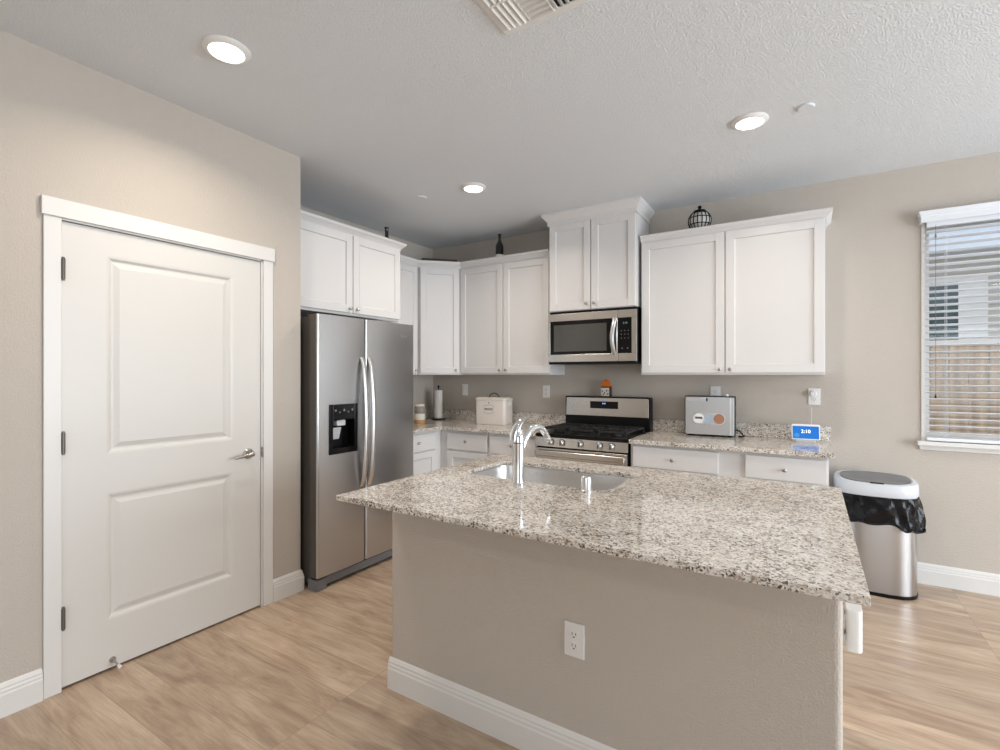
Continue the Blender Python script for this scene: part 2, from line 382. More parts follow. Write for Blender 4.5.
UZ = 1.372; UT = 2.402; UH = 1.068
uh = 2.46 - UZ
# over the fridge
t = cabinet('wall_cabinet', 'white two-door wall cabinet hung above the stainless refrigerator', (-2.94, 2.03, 1.818), 90, 1.065, .642, .59,
    [('door', .018, .542, .018, .604, .512, .050), ('door', .550, 1.052, .018, .604, .582, .050)])
build('crown', MB().sweep([(-.02, -.002), (1.067, -.002), (1.067, .585)], CR, .602), 'white', t)
# short piece left of the corner
cabinet('wall_cabinet', 'narrow white wall cabinet between the fridge and the angled corner cabinet', (-3.225, 3.085, UZ), 90, .549, uh, .304,
    [('door', .012, .537, .015, 1.037, .505, .045)])
# diagonal corner
L2 = .285 * math.sqrt(2)
t = thing('corner_wall_cabinet', 'angled single-door white wall cabinet set across the kitchen corner', 'cabinet', (-3.225+.014, 3.634+.014, UZ), 45)
b = MB(); a = .335
loop = [(0, .0), (L2, .0), (L2+.205, .205), (L2/2, .205+.205+L2/2-.012), (-.205, .205)]
b.poly(loop, 0, uh); build('body', b, 'white', t)
o = build('door', shaker(MB(), .012, L2-.012, .015, 1.037), 'white', t, bevel=.002); knob(o, L2-.045, .045)
# left of microwave
t = cabinet('wall_cabinet', 'white two-door wall cabinet left of the microwave, wine bottle on top', (-2.925, 3.939, UZ), 0, .982, uh, .304,
    [('door', .010, .497, .015, 1.037, .468, .045), ('door', .505, .975, .015, 1.037, .535, .045)])
cr = MB().sweep([(-3.225, 3.10), (-3.225, 3.634+.006), (-2.925+.006, 3.939), (-1.944, 3.939)], CR, 2.416)
tag(build('crown_molding', cr, 'white'), 'long white crown molding bending round the corner above the left wall cabinets', 'molding')
# above microwave
t = cabinet('wall_cabinet', 'tall raised white two-door wall cabinet directly above the microwave', (-1.920, 3.882, 1.912), 0, .760, .825, .358,
    [('door', .006, .380, .006, .746, .350, .052), ('door', .388, .754, .006, .746, .418, .052)])
CR2 = [(0, 0), (.008, 0), (.008, .034), (.014, .040), (.024, .052), (.036, .066), (.044, .074), (.048, .082), (.048, .100), (0, .100)]
build('crown', MB().sweep([(-.001, .355), (-.001, -.020), (.761, -.020), (.761, .355)], CR2, .7415), 'white', t)
# right of microwave
t = cabinet('wall_cabinet', 'wide white two-door wall cabinet right of the microwave, ornament on top', (-1.138, 3.939, UZ), 0, 1.224, uh, .304,
    [('door', .008, .608, .015, 1.040, .578, .040), ('door', .618, 1.219, .015, 1.040, .648, .040)])
build('crown', MB().sweep([(0, -.001), (1.225, -.001), (1.225, .303)], CR, 1.036), 'white', t)

# base cabinets; door plane y=3.58
FY = 3.60; bh = ZC - CT - .004
cabinet('base_cabinet', 'white base cabinet beside the fridge, facing the island end', (-2.904, 2.935, 0), 90, .70, bh, .62,
    [('drawer', .05, .573, .705, .850, .33, .778), ('door', .05, .573, .115, .690, .09, .64)], base=True)
cabinet('base_cabinet', 'white corner base cabinet below the paper towel and bread box', (-2.898, FY, 0), 0, .523, bh, .64,
    [('drawer', .085, .543-.026, .697, .842, .295, .775), ('door', .085, .517, .115, .682, .49, .63)], base=True)
cabinet('base_cabinet', 'white base cabinet immediately left of the gas range', (-2.370, FY, 0), 0, .478, bh, .64,
    [('drawer', .020, .470, .697, .842, .245, .775), ('door', .020, .470, .115, .682, .05, .63)], base=True)
cabinet('base_cabinet', 'white base cabinet immediately right of the gas range', (-1.118, FY, 0), 0, .681, bh, .64,
    [('drawer', .020, .596, .705, .850, .300, .774), ('door', .020, .304, .115, .690, .275, .63), ('door', .312, .596, .115, .690, .34, .63)], base=True)
cabinet('base_cabinet', 'white base cabinet at the open end of the counter, next to the trash can', (-.437, FY, 0), 0, .534, bh, .64,
    [('drawer', .080, .524, .705, .850, .300, .774), ('door', .080, .524, .115, .690, .11, .63)], base=True)

# countertops and backsplashes
g = MB().poly([(XK+.002, 2.935), (-2.862, 2.935), (-2.862, 3.56), (-1.890, 3.56), (-1.890, YB-.002), (XK+.002, YB-.002)], ZC-CT, ZC)
tag(build('countertop', g, 'granite', bevel=.003), 'L-shaped speckled granite countertop running from the fridge to the range', 'countertop')
g = MB().poly([(-1.122, 3.56), (.127, 3.56), (.127, YB-.002), (-1.122, YB-.002)], ZC-CT, ZC)
tag(build('countertop', g, 'granite', bevel=.003), 'short speckled granite countertop right of the gas range', 'countertop')
for x0, x1, lb in ((XK+.024, -1.890, 'granite backsplash strip left of the range, behind the bread box'), (-1.122, .122, 'granite backsplash strip right of the range, behind the smart display')):
    tag(build('backsplash', MB().box(x0, x1, YB-.022, YB-.001, ZC+.0005, ZC+.103), 'granite', bevel=.002), lb, 'backsplash')
tag(build('backsplash', MB().box(XK+.001, XK+.022, 2.935, YB-.001, ZC+.0005, ZC+.103), 'granite', bevel=.002), 'granite backsplash strip on the side wall behind the glass jar', 'backsplash')

# ---------------------------------------------------------------- island
IX0, IX1, IY0, IY1 = -1.562, .074, 1.589, 2.46
t = thing('kitchen_island', 'beige drywall island body with white baseboard, under the large granite top', 'island', ((IX0+IX1)/2, (IY0+IY1)/2, 0))
cx, cy = t.location.x, t.location.y
b = MB()
x0, x1, ya, yb, th = IX0-cx, IX1-cx, IY0-cy, IY1-cy, .13
b.poly([(x0, ya), (x1, ya), (x1, yb-.02), (x1-th, yb-.02), (x1-th, ya+th), (x0+th, ya+th), (x0+th, yb-.02), (x0, yb-.02)], 0, ZC-CI-.0005)
build('half_wall', b, 'wall', t, bevel=.018, seg=4)
build('baseboard', MB().sweep([(x0-.004, ya), (x1, ya), (x1, yb-.03)], BB), 'trim', t)
b = MB().box(x0+th+.002, x1-th-.002, yb-.03, yb-.02, .1, ZC-CT-.001); b.box(x0+th+.002, x1-th-.002, ya+th+.05, yb-.09, 0, .1)
build('cabinet_face', b, 'white', t)
nd = 4; ww = (x1-x0-2*th)/nd
for i in range(nd):
    b = MB(); shaker(b, -ww/2+.008, ww/2-.008, .12, .84)
    bmesh.ops.transform(b.bm, matrix=Matrix.Translation((x0+th+ww*(i+.5), yb-.02, 0)) @ Matrix.Rotation(PI, 4, 'Z'), verts=b.bm.verts[:])
    build('door', b, 'white', t, bevel=.002)
def rrect(x0, x1, y0, y1, r, n=8):
    out = []
    for cx_, cy_, a0 in ((x1-r, y1-r, 0), (x0+r, y1-r, 90), (x0+r, y0+r, 180), (x1-r, y0+r, 270)):
        for k in range(n+1):
            a = R(a0 + 90*k/n); out.append((cx_ + r*math.cos(a), cy_ + r*math.sin(a)))
    return out
SX0, SX1, SY0, SY1 = -1.425, -.690, 1.920, 2.330
hole = rrect(SX0, SX1, SY0, SY1, .075)
g = MB().poly([(-1.572, 1.301), (.109, 1.301), (.109, 2.508), (-1.572, 2.508)], ZC-CI, ZC, [hole])
tag(build('countertop', g, 'granite', bevel=.0025), 'large speckled granite island countertop with the sink cut into it', 'countertop')
t = thing('sink', 'undermount stainless steel sink basin sunk in the island countertop', 'sink', ((SX0+SX1)/2, (SY0+SY1)/2, ZC-CI-.19))
ox, oy = t.location.x, t.location.y
def off(l, z, s=0): return [((x-ox)*(1-s/.36), (y-oy)*(1-s/.19), z) for x, y in l]
b = MB().loft([off(rrect(SX0-.015, SX1+.015, SY0-.015, SY1+.015, .085), .189), off(rrect(SX0+.001, SX1-.001, SY0+.001, SY1-.001, .075), .189), off(hole, .18, .003), off(hole, .03, .008), off(hole, .008, .018), off(hole, 0, .035)], cap=False)
bo = [b.bm.verts.new((p[0], p[1], 0)) for p in off(hole, 0, .035)]
b.bm.faces.new(bo); bmesh.ops.remove_doubles(b.bm, verts=b.bm.verts[:], dist=1e-5)
build('basin', b, 'steell', t, smooth=True)
b = MB().lathe((0, 0, .0005), [(.001, .001), (.035, .001), (.042, .004), (.045, .0)], seg=24); build('drain', b, 'chrome', t, smooth=True)

# faucet
t = thing('faucet', 'chrome single-handle faucet standing in front of the sink basin', 'faucet', (-1.062, 1.845, ZC), 0)
b = MB().lathe((0, 0, 0), [(.0001, 0), (.031, 0), (.031, .006), (.027, .010), (.0255, .03), (.0255, .150), (.027, .178)], seg=28)
build('body', b, 'chrome', t, smooth=True)
b = MB().lathe((0, 0, .1805), [(.020, -.003), (.027, 0), (.0275, .012), (.024, .035), (.017, .055), (.006, .062)], seg=28)
hd = build('valve_cap', b, 'chrome', t, smooth=True)
b = MB().tube([(-.014, -.012, .188), (-.012, -.010, .215), (-.006, -.006, .240), (.006, .000, .262), (.020, .006, .279), (.036, .012, .290)], [.0245, .024, .021, .0155, .010, .003], flat=(1, .8), seg=16)
build('handle', b, 'chrome', t, smooth=True)
dx, dy = .24, .97
prof = [(.0, .105), (.012, .142), (.032, .184), (.060, .217), (.090, .235), (.120, .238), (.148, .227), (.172, .206), (.184, .186)]
pts = [(dx*d_, dy*d_+.004, z_) for d_, z_ in prof]
b = MB().tube(pts, [.016, .018, .0175, .017, .0165, .016, .0155, .015, .0145], seg=18)
build('spout', b, 'chrome', t, smooth=True)
e = Vector(pts[-1]); dv = (Vector(pts[-1])-Vector(pts[-2])).normalized()
b = MB().tube([e, e+dv*.012, e+dv*.020], [.0165, .0175, .0155], seg=18); build('spray_head', b, 'chrome', t, smooth=True)
b = MB().tube([e+dv*.0202, e+dv*.023], [.011, .011], seg=14); build('aerator', b, 'black', t, smooth=True)
# air gap cap
t = MB().lathe((-.768, 1.885, ZC), [(.001, 0), (.024, 0), (.024, .004), (.021, .008), (.021, .050), (.0195, .058), (.014, .061), (.001, .062)], seg=24)
tag(build('air_gap_cap', t, 'steell', smooth=True), 'short brushed metal air gap cap beside the sink', 'air gap')

# ---------------------------------------------------------------- refrigerator (faces +X)
FX = -2.625; fy = 2.018; fw = .908
t = thing('refrigerator', 'stainless steel side-by-side refrigerator with water dispenser', 'refrigerator', (FX-.075, fy, 0), 90)
b = MB().box(.020, fw-.012, .004, .74, .03, 1.742); build('body', b, 'fside', t, bevel=.004)
b = MB().box(.03, .10, -.03, .05, 1.7425, 1.762); build('hinge_cover', b, 'fside', t, bevel=.004)
b = MB().box(fw-.10, fw-.03, -.03, .05, 1.7425, 1.762); build('hinge_cover', b, 'fside', t, bevel=.004)
def fridge_door(x0, x1, hole=None, z0=.085, z1=1.758):
    b = MB(); n = 22; xs = [x0 + (x1-x0)*i/n for i in range(n+1)]; zs = [z0, z1]
    if hole: xs = sorted(set([x for x in xs if not (abs(x-hole[0]) < .008 or abs(x-hole[1]) < .008)] + [hole[0], hole[1]])); zs = [z0, hole[2], hole[3], z1]
    def yf(x):
        s_ = min(x-x0, x1-x); r = .010
        bow = -.006 * (1 - ((x-(x0+x1)/2)/((x1-x0)/2))**2)
        rd = (r - math.sqrt(max(0, r*r - (r-s_)**2))) if s_ < r else 0
        return -.072 + bow + rd
    xs = sorted(set(xs + [x0+.003, x0+.007, x0+.012, x1-.003, x1-.007, x1-.012]))
    xs = [x for i, x in enumerate(xs) if i == 0 or x - xs[i-1] > 1e-5]
    V = [[b.bm.verts.new((x, yf(x), z)) for x in xs] for z in zs]
    for j in range(len(zs)-1):
        for i in range(len(xs)-1):
            if hole and j == 1 and xs[i] >= hole[0]-1e-6 and xs[i+1] <= hole[1]+1e-6: continue
            b.bm.faces.new((V[j][i], V[j][i+1], V[j+1][i+1], V[j+1][i]))
    b.side = True
    B = [b.bm.verts.new(p) for p in ((x0, 0, z0), (x1, 0, z0), (x1, 0, z1), (x0, 0, z1))]
    b.bm.faces.new(B[::-1])
    b.bm.faces.new([*V[0], B[1], B[0]]); b.bm.faces.new([*V[-1], B[2], B[3]])
    b.bm.faces.new([*[V[j][0] for j in range(len(zs))], B[3], B[0]]); b.bm.faces.new([*[V[j][-1] for j in range(len(zs))], B[2], B[1]])
    return b
hx0, hx1, hz0, hz1 = .098, .330, .853, 1.178
dl = build('freezer_door', fridge_door(.010, .404, (hx0, hx1, hz0, hz1)), 'steel', t, smooth=True)
dr = build('fridge_door', fridge_door(.411, fw), 'steel', t, smooth=True)
for o in (dl, dr):        # the edges of the doors are dark enamel
    o.data.materials.append(M['fside'])
    for p in o.data.polygons:
        if abs(p.normal.y) < .3: p.material_index = 1
# dispenser: black bezel, recessed cavity
b = MB(); yy = -.084; iz0, iz1 = .890, 1.075; ix0, ix1 = .125, .303
b.box(hx0, ix0, yy, -.05, hz0, hz1); b.box(ix1, hx1, yy, -.05, hz0, hz1); b.box(ix0, ix1, yy, -.05, hz0, iz0); b.box(ix0, ix1, yy, -.05, iz1, hz1)
b.box(ix0, ix1, -.018, -.012, iz0, iz1)
b.box(ix0-.004, ix0, -.05, -.012, iz0, iz1); b.box(ix1, ix1+.004, -.05, -.012, iz0, iz1); b.box(ix0, ix1, -.05, -.012, iz0-.004, iz0); b.box(ix0, ix1, -.05, -.012, iz1, iz1+.004)
dp = build('dispenser', b, 'gblack', dl, bevel=.002)
b = MB().box(.165, .235, -.075, -.02, 1.035, 1.072); build('nozzle', b, 'silverp', dp, bevel=.006)
b = MB(); b.box(-.034, .034, -.008, 0, -.085, 0); bmesh.ops.transform(b.bm, matrix=Matrix.Translation((.185, -.045, 1.025)) @ Matrix.Rotation(R(18), 4, 'X'), verts=b.bm.verts[:])
build('paddle', b, 'silverp', dp, bevel=.006)
for k, xx in enumerate((.145, .178, .214, .250, .283)):
    b = MB(); b.lathe((xx, yy-.0004, 1.138 - .012*(k % 2)), [(.001, -.0006), (.006 if k % 2 else .008, -.0006), (.006 if k % 2 else .008, 0)], axis='y', seg=12)
    build('touch_icon', b, 'plasticg', dp)
def bar_handle(name, x, par):
    b = MB(); pts = []; n = 16
    for i in range(n+1):
        u = i/n; z = .605 + .885*u
        pts.append((x, -.078 - .050*math.sin(PI*u)**.55 if 0 < i < n else -.078, z))
    b.tube(pts, [.017] + [.019]*(n-1) + [.017], flat=(1.0, .5), seg=14)
    return build(name, b, 'steell', par, smooth=True)
bar_handle('handle', .372, dl); bar_handle('handle', .440, dr)
b = MB(); b.box(.09, fw-.09, -.060, .0, .022, .074); b.box(.14, .40, -.061, -.059, .050, .066); build('kick_grille', b, 'plasticg', t, bevel=.002)
for xx in (.010, fw-.080): build('foot', MB().box(xx, xx+.078, -.068, .02, .0, .070), 'plasticg', t, bevel=.004)
text('brand_logo', 'Whirlpool', .030, 'steell', dr, (.765, -.0765, 1.665), FRONT)

# ---------------------------------------------------------------- microwave
t = thing('microwave', 'stainless over-the-range microwave with black glass door under the tall cabinet', 'microwave', (-1.918, 3.875, 1.468), 0)
mw, mh = .768, .420
build('body', MB().box(.003, mw-.003, .0, .36, -.006, mh+.024), 'black', t, bevel=.002)
dxw = .618
b = MB(); b.box(0, dxw, -.032, 0, mh-.062, mh+.0); b.box(0, dxw, -.032, 0, .012, .075); b.box(0, .022, -.032, 0, .075, mh-.062); b.box(.602, dxw, -.032, 0, .075, mh-.062)
d = build('door', b, 'steelh', t, bevel=.002)
build('window', MB().box(.022, .602, -.030, -.012, .075, mh-.062), 'gblack', d)
build('window_screen', MB().box(.055, .525, -.0305, -.030, .100, mh-.095), simple('grey_oven_glass', (.07, .068, .062), .18), d)
b = MB(); b.box(dxw+.003, mw, -.032, 0, mh-.062, mh+.0); b.box(dxw+.003, mw, -.032, 0, .012, .075); b.box(mw-.038, mw, -.032, 0, .075, mh-.062)
cp = build('control_surround', b, 'steelh', t, bevel=.002)
pn = build('control_panel', MB().box(dxw+.003, mw-.038, -.031, -.01, .075, mh-.062), 'gblack', t)
b = MB(); pts = [(dxw-.030, -.032, .068)] + [(dxw-.022-.004*math.cos(PI*i/12)-.012*math.sin(PI*i/12), -.034-.036*math.sin(PI*i/12)**.6, .07 + .285*i/12) for i in range(1, 12)] + [(dxw-.030, -.032, .358)]
b.tube(pts, .0135, flat=(.7, 1.25), seg=12); build('handle', b, 'steell', t, smooth=True)
text('display_digits', '2:10', .022, 'dimd', pn, (dxw+.060, -.0316, .315), FRONT)
for r_ in range(3):
    for c_ in range(3):
        build('key', MB().cyl((dxw+.030+.028*c_, -.0318, .255-.030*r_), .0035, .001, axis='y', seg=10), 'plasticg', pn)
for c_ in range(2): build('key', MB().cyl((dxw+.036+.045*c_, -.0318, .115), .005, .001, axis='y', seg=10), 'plasticg', pn)
build('vent_grille', MB().box(.008, mw-.008, -.028, .0, -.008, .0115), 'black', t)

# ---------------------------------------------------------------- gas range
t = thing('gas_range', 'stainless gas range with black cooktop and five knobs', 'range', (-1.884, 3.575, 0), 0)
rw = .756
build('body', MB().box(.002, rw-.002, .0, .64, .0, .885), 'black', t, bevel=.002)
b = MB().box(0, rw, -.020, .65, .886, .903); b.box(.0, rw, -.020, -.012, .875, .886); ck = build('cooktop', b, 'black', t, bevel=.004)
for cx_ in (.135, .378, .620):
    b = MB(); gx0, gx1, gy0, gy1, gz = cx_-.112, cx_+.112, .025, .500, .930
    for y in (gy0, gy1-.012, (gy0+gy1)/2-.006): b.box(gx0, gx1, y, y+.012, gz, gz+.012)
    for x in (gx0, gx1-.012): b.box(x, x+.012, gy0, gy1, gz, gz+.012)
    for k in range(4):
        b.box(gx0+.045+.040*k, gx0+.053+.040*k, gy0, gy1, gz+.001, gz+.0125)
    for x in (gx0, gx1-.012):
        for y in (gy0, gy1-.012): b.box(x, x+.012, y, y+.012, .9032, gz)
    build('grate', b, 'iron', ck, bevel=.0015)
for cx_, cy_, r_ in ((.135, .13, .045), (.135, .38, .038), (.378, .26, .05), (.620, .13, .045), (.620, .38, .035)):
    build('burner', MB().lathe((cx_, cy_, .9035), [(.001, 0), (r_, 0), (r_, .010), (r_*.8, .011), (r_*.8, .018), (.001, .019)], seg=24), 'iron', ck, smooth=True)
b = MB(); b.loft([[(0, -.030, .800), (rw, -.030, .800), (rw, 0, .800), (0, 0, .800)], [(0, -.016, .874), (rw, -.016, .874), (rw, 0, .874), (0, 0, .874)]])
kp = build('knob_panel', b, 'steelh', t, bevel=.002)
for kx in (.138, .233, .387, .541, .636):
    b = MB().lathe((kx, -.024, .838), [(.0005, -.032), (.017, -.032), (.0195, -.029), (.021, -.008), (.024, -.006), (.024, 0)], axis='y', seg=24)
    k_ = build('knob', b, 'steell', kp, smooth=True)
    build('knob_ring', MB().lathe((kx, -.0225, .838), [(.020, -.0035), (.0275, -.0035), (.028, 0)], axis='y', seg=24), 'black', k_, smooth=True)
    build('grip', MB().box(kx-.003, kx+.003, -.062, -.055, .820, .856), 'black', k_, bevel=.001)
b = MB(); b.box(.003, rw-.003, -.030, -.001, .706, .788); od = build('oven_door', b, 'steelh', t, bevel=.003)
build('oven_glass', MB().box(.003, rw-.003, -.031, -.001, .23, .705), 'gblack', od, bevel=.002)
b = MB(); b.box(.012, rw-.012, -.066, -.052, .728, .772); b.box(.016, .040, -.055, -.030, .734, .764); b.box(rw-.040, rw-.016, -.055, -.030, .734, .764)
build('oven_handle', b, 'steelh', od, bevel=.006, seg=3)
build('drawer', MB().box(.003, rw-.003, -.028, -.001, .06, .222), 'steelh', t, bevel=.003)
b = MB().box(-.003, rw+.006, .560, .645, .904, 1.182); bgd = build('backguard', b, 'black', t, bevel=.006)
b = MB(); b.loft([[(.006, .552, 1.010), (rw-.004, .552, 1.010), (rw-.004, .562, 1.010), (.006, .562, 1.010)], [(.010, .554, 1.172), (rw-.006, .554, 1.172), (rw-.006, .562, 1.172), (.010, .562, 1.172)]])
bf = build('backguard_panel', b, 'steelh', bgd, bevel=.004)
dsp = build('display', MB().box(.240, .490, .549, .5525, 1.078, 1.140), 'gblack', bf)
text('display_digits', '2:10', .018, 'led', dsp, (.365, .548, 1.122), FRONT)

# ---------------------------------------------------------------- small things on the counters
# bread box
t = thing('bread_box', 'cream enamel bread box with a black loop handle on the corner counter', 'bread box', (-2.590, 4.03, ZC), 8)
bw, bd, bh_ = .318, .20, .230
b = MB(); b.loft([[(x, y, 0) for x, y in rrect(-bw/2, bw/2, -bd/2, bd/2, .03, 5)], [(x, y, bh_) for x, y in rrect(-bw/2, bw/2, -bd/2, bd/2, .03, 5)]])
build('body', b, 'cream', t, bevel=.003, smooth=True)
lid = build('lid', MB().loft([[(x, y, bh_+.001) for x, y in rrect(-bw/2-.004, bw/2+.004, -bd/2-.004, bd/2+.004, .032, 5)], [(x, y, bh_+.016) for x, y in rrect(-bw/2-.004, bw/2+.004, -bd/2-.004, bd/2+.004, .032, 5)], [(x, y, bh_+.026) for x, y in rrect(-bw/2+.015, bw/2-.015, -bd/2+.015, bd/2-.015, .03, 5)]]), 'cream', t, smooth=True)
build('handle', MB().tube([(-.055+.110*i/12, 0, bh_+.024+.042*math.sin(PI*i/12)**.7) for i in range(13)], .0045, seg=8), 'black', lid, smooth=True)
build('side_grip', MB().box(bw/2, bw/2+.012, -.03, .03, .18, .198), 'plastic', t, bevel=.003)
text('lettering', 'BREAD', .030, 'ink', t, (-.012, -bd/2-.0012, .145), FRONT)
b = MB()
for sg in (1, -1):
    b.tube([(-.012+.058*math.cos(R(a)), -bd/2-.001, .145+sg*(.018+.022*math.sin(R(a)))) for a in range(0, 181, 20)], .0009, seg=6)
b.lathe((-.012, -bd/2-.001, .205), [(.001, -.0006), (.006, -.0006), (.006, 0)], axis='y', seg=10)
build('printed_scroll', b, 'ink', t)
# paper towel holder
t = thing('paper_towel_holder', 'white paper towel roll on an upright black stand in the counter corner', 'paper towel holder', (-3.325, 4.085, ZC))
b = MB().lathe((0, 0, 0), [(.001, 0), (.075, 0), (.078, .005), (.072, .012), (.001, .014)], seg=28); b.cyl((0, 0, .01), .006, .335, seg=12); b.lathe((0, 0, .34), [(.001, -.004), (.010, .0), (.012, .009), (.007, .018), (.001, .021)], seg=14)
build('stand', b, 'black', t, smooth=True)
b = MB(); b.loft([[(math.cos(2*PI*i/28)*r_, math.sin(2*PI*i/28)*r_, z) for i in range(28)] for r_, z in ((.016, .016), (.040, .016), (.042, .020), (.042, .306), (.040, .310), (.016, .310))], cap=False)
build('paper_roll', b, 'paper', t, smooth=True)
# jar
t = thing('glass_jar', 'glass storage jar of pasta with a pale wood base, beside the fridge', 'jar', (-3.215, 3.66, ZC))
build('base', MB().lathe((0, 0, 0), [(.001, 0), (.055, 0), (.057, .004), (.057, .038), (.001, .038)], seg=28), 'woodc', t, smooth=True)
build('band', MB().lathe((0, 0, .0385), [(.001, 0), (.054, 0), (.055, .01), (.055, .052), (.050, .058), (.001, .058)], seg=28), 'label_', t, smooth=True)
build('glass', MB().lathe((0, 0, .097), [(.001, 0), (.046, 0), (.050, .012), (.050, .055), (.044, .068), (.001, .069)], seg=28), 'jarglass', t, smooth=True)
build('lid', MB().lathe((0, 0, .1665), [(.001, 0), (.046, 0), (.049, .004), (.049, .016), (.045, .020), (.001, .021)], seg=28), 'label_', t, smooth=True)

# silver appliance box
t = thing('countertop_appliance', 'squat silver-fronted appliance with two round emblems, right of the range', 'appliance', (-.655, 4.105, ZC), 4)
aw = .345; az = .302
b = MB().box(-aw/2-.006, aw/2+.006, -.055, .075, .010, az+.006)
for xx in (-.14, .14): b.box(xx-.015, xx+.015, -.045, .065, 0, .010)
build('case', b, 'black', t, bevel=.004)
f = build('front_panel', MB().box(-aw/2, aw/2, -.064, -.0552, .014, az), simple('silver_panel', (.50, .50, .50), .33, .6), t, bevel=.004)
build('edge_trim', MB().box(aw/2-.030, aw/2-.020, -.0655, -.064, .018, az-.004), 'steell', f)
b = MB()
pl = rrect(-.118, .112, .090, .184, .046, 8)
b.loft([[(x, -.0655, z) for x, z in pl], [(x, -.0642, z) for x, z in pl]]); em = build('emblem_plate', b, 'steell', f)
build('emblem', MB().cyl((-.074, -.0675, .137), .038, .002, axis='y', seg=28), 'plastic', em)
build('emblem', MB().cyl((.068, -.0675, .137), .038, .002, axis='y', seg=28), 'picture', em)
build('emblem_print', MB().box(-.100, -.048, -.0682, -.0675, .134, .150), 'ink', em)
build('emblem_strip', MB().box(-.032, .026, -.0665, -.0655, .108, .166), 'bluep', em)
b = MB(); pl = rrect(-.162, -.012, .270, .294, .011, 5); b.loft([[(x, -.0652, z) for x, z in pl], [(x, -.0642, z) for x, z in pl]]); build('badge', b, 'steell', f)
build('latch', MB().box(-.022, -.012, -.070, -.064, .270, .294), 'black', f, bevel=.001)
build('top_knob', MB().lathe((.118, -.01, az+.0065), [(.001, 0), (.014, 0), (.014, .014), (.010, .018), (.001, .018)], seg=18), 'plastic', t, smooth=True)
b = MB().tube([(.178, .03, .05), (.205, .025, .045), (.225, .02, .020), (.235, .0, .008), (.222, -.02, .0065), (.20, -.01, .0065)], .006, seg=8)
build('power_cord', b, 'black', t, smooth=True)
# smart display
t = thing('smart_display', 'small white smart display with blue clock screen on the counter end', 'smart display', (-.026, 4.09, ZC), 6)
b = MB(); Mx = Matrix.Rotation(R(-12), 4, 'X')
pl = rrect(-.086, .086, .012, .122, .010, 5)
b.loft([[(x, -.020, z) for x, z in pl], [(x, -.006, z) for x, z in pl]], M=Mx)
b.loft([[(-.06, .020, .012), (.06, .020, .012), (.06, .020, .085), (-.06, .020, .085)], [(-.045, .055, .0), (.045, .055, .0), (.045, .055, .025), (-.045, .055, .025)]])
b.box(-.06, .06, .000, .055, 0, .014)
build('case', b, 'plastic', t, bevel=.002)
sc_ = build('screen', MB().box(-.079, .079, -.0215, -.0200, .020, .108, M=Mx), 'display', t)
o = text('clock_digits', '2:10', .034, 'digits', sc_, (0, 0, 0), FRONT); o.data.transform(Mx @ Matrix.Translation((.0, -.0225, .070)))
build('screen_glow_patch', MB().cyl((-.055, -.0220, .042), .016, .0004, axis='y', seg=20, M=Mx), 'displayc', sc_)
build('power_cord', MB().tube([(.02, .05, .02), (.03, .085, .012), (.040, .115, .05), (.048, .121, .14), (.050, .126, .235)], .0018, seg=6), 'plastic', t, smooth=True)
# thing on the range: wooden box with orange leaf
t = thing('autumn_decoration', 'little patterned box with an orange felt fringe standing on the range', 'decoration', (-1.515, 4.185, 1.1825), -6)
build('box', MB().box(-.044, .040, -.022, .020, 0, .086), 'woodd', t, bevel=.002)
build('patterned_front', MB().box(-.042, .034, -.0242, -.0222, .003, .076), 'label_', t)
b = MB(); n = 18
pts = [(-.004 + (.056 if k % 2 else .042)*math.cos(PI*k/n), .084 + (.068 if k % 2 else .052)*math.sin(PI*k/n)) for k in range(n+1)]
b.loft([[(x, -.012, z) for x, z in pts], [(x, .010, z) for x, z in pts]]); build('felt_fringe', b, 'orange', t)
b = MB()
for x_, z_ in ((-.028, .045), (-.008, .030), (.012, .05), (-.02, .018), (.022, .022)): b.cyl((x_, -.0250, z_), .007, .0008, axis='y', seg=8)
build('printed_dots', b, 'ink', t)

# ---------------------------------------------------------------- on top of the cabinets
TZ = 2.4605
def bottle(name, label, x, y, h, z=TZ, r=.037):
    t = thing(name, label, 'bottle', (x, y, z))
    build('glass', MB().lathe((0, 0, 0), [(.001, 0), (r, 0), (r+.001, .006), (r+.001, h*.52), (r*.8, h*.62), (.016, h*.72), (.0135, h*.80), (.0135, h*.95), (.0165, h*.96), (.0165, h*.99), (.001, h)], seg=28), 'bottle', t, smooth=True)
    return t
t = bottle('wine_bottle', 'dark wine bottle standing on the wall cabinet left of the microwave', -2.495, 3.975, .245)
b = MB().lathe((0, 0, .015), [(.0375, 0), (.0387, 0), (.0387, .032), (.0375, .032)], seg=28); build('paper_label', b, 'label_', t, smooth=True)
t = thing('dark_vase', 'slim dark vase neck rising behind the crown above the refrigerator', 'vase', (-3.05, 3.055, TZ))
build('body', MB().lathe((0, 0, 0), [(.001, 0), (.035, 0), (.038, .03), (.030, .06), (.016, .085), (.015, .15), (.022, .162), (.001, .162)], seg=24), 'bottle', t, smooth=True)
t = thing('dark_tray', 'flat dark stained wooden tray lying on the angled corner cabinet', 'tray', (-3.15, 3.88, TZ+.0), 45)
b = MB().box(-.175, .175, -.05, .05, 0, .012)
b.box(-.175, .175, -.05, -.04, .012, .062); b.box(-.175, .175, .04, .05, .012, .062); b.box(-.175, -.165, -.04, .04, .012, .062); b.box(.165, .175, -.04, .04, .012, .062)
build('tray_body', b, 'woodd', t, bevel=.002)
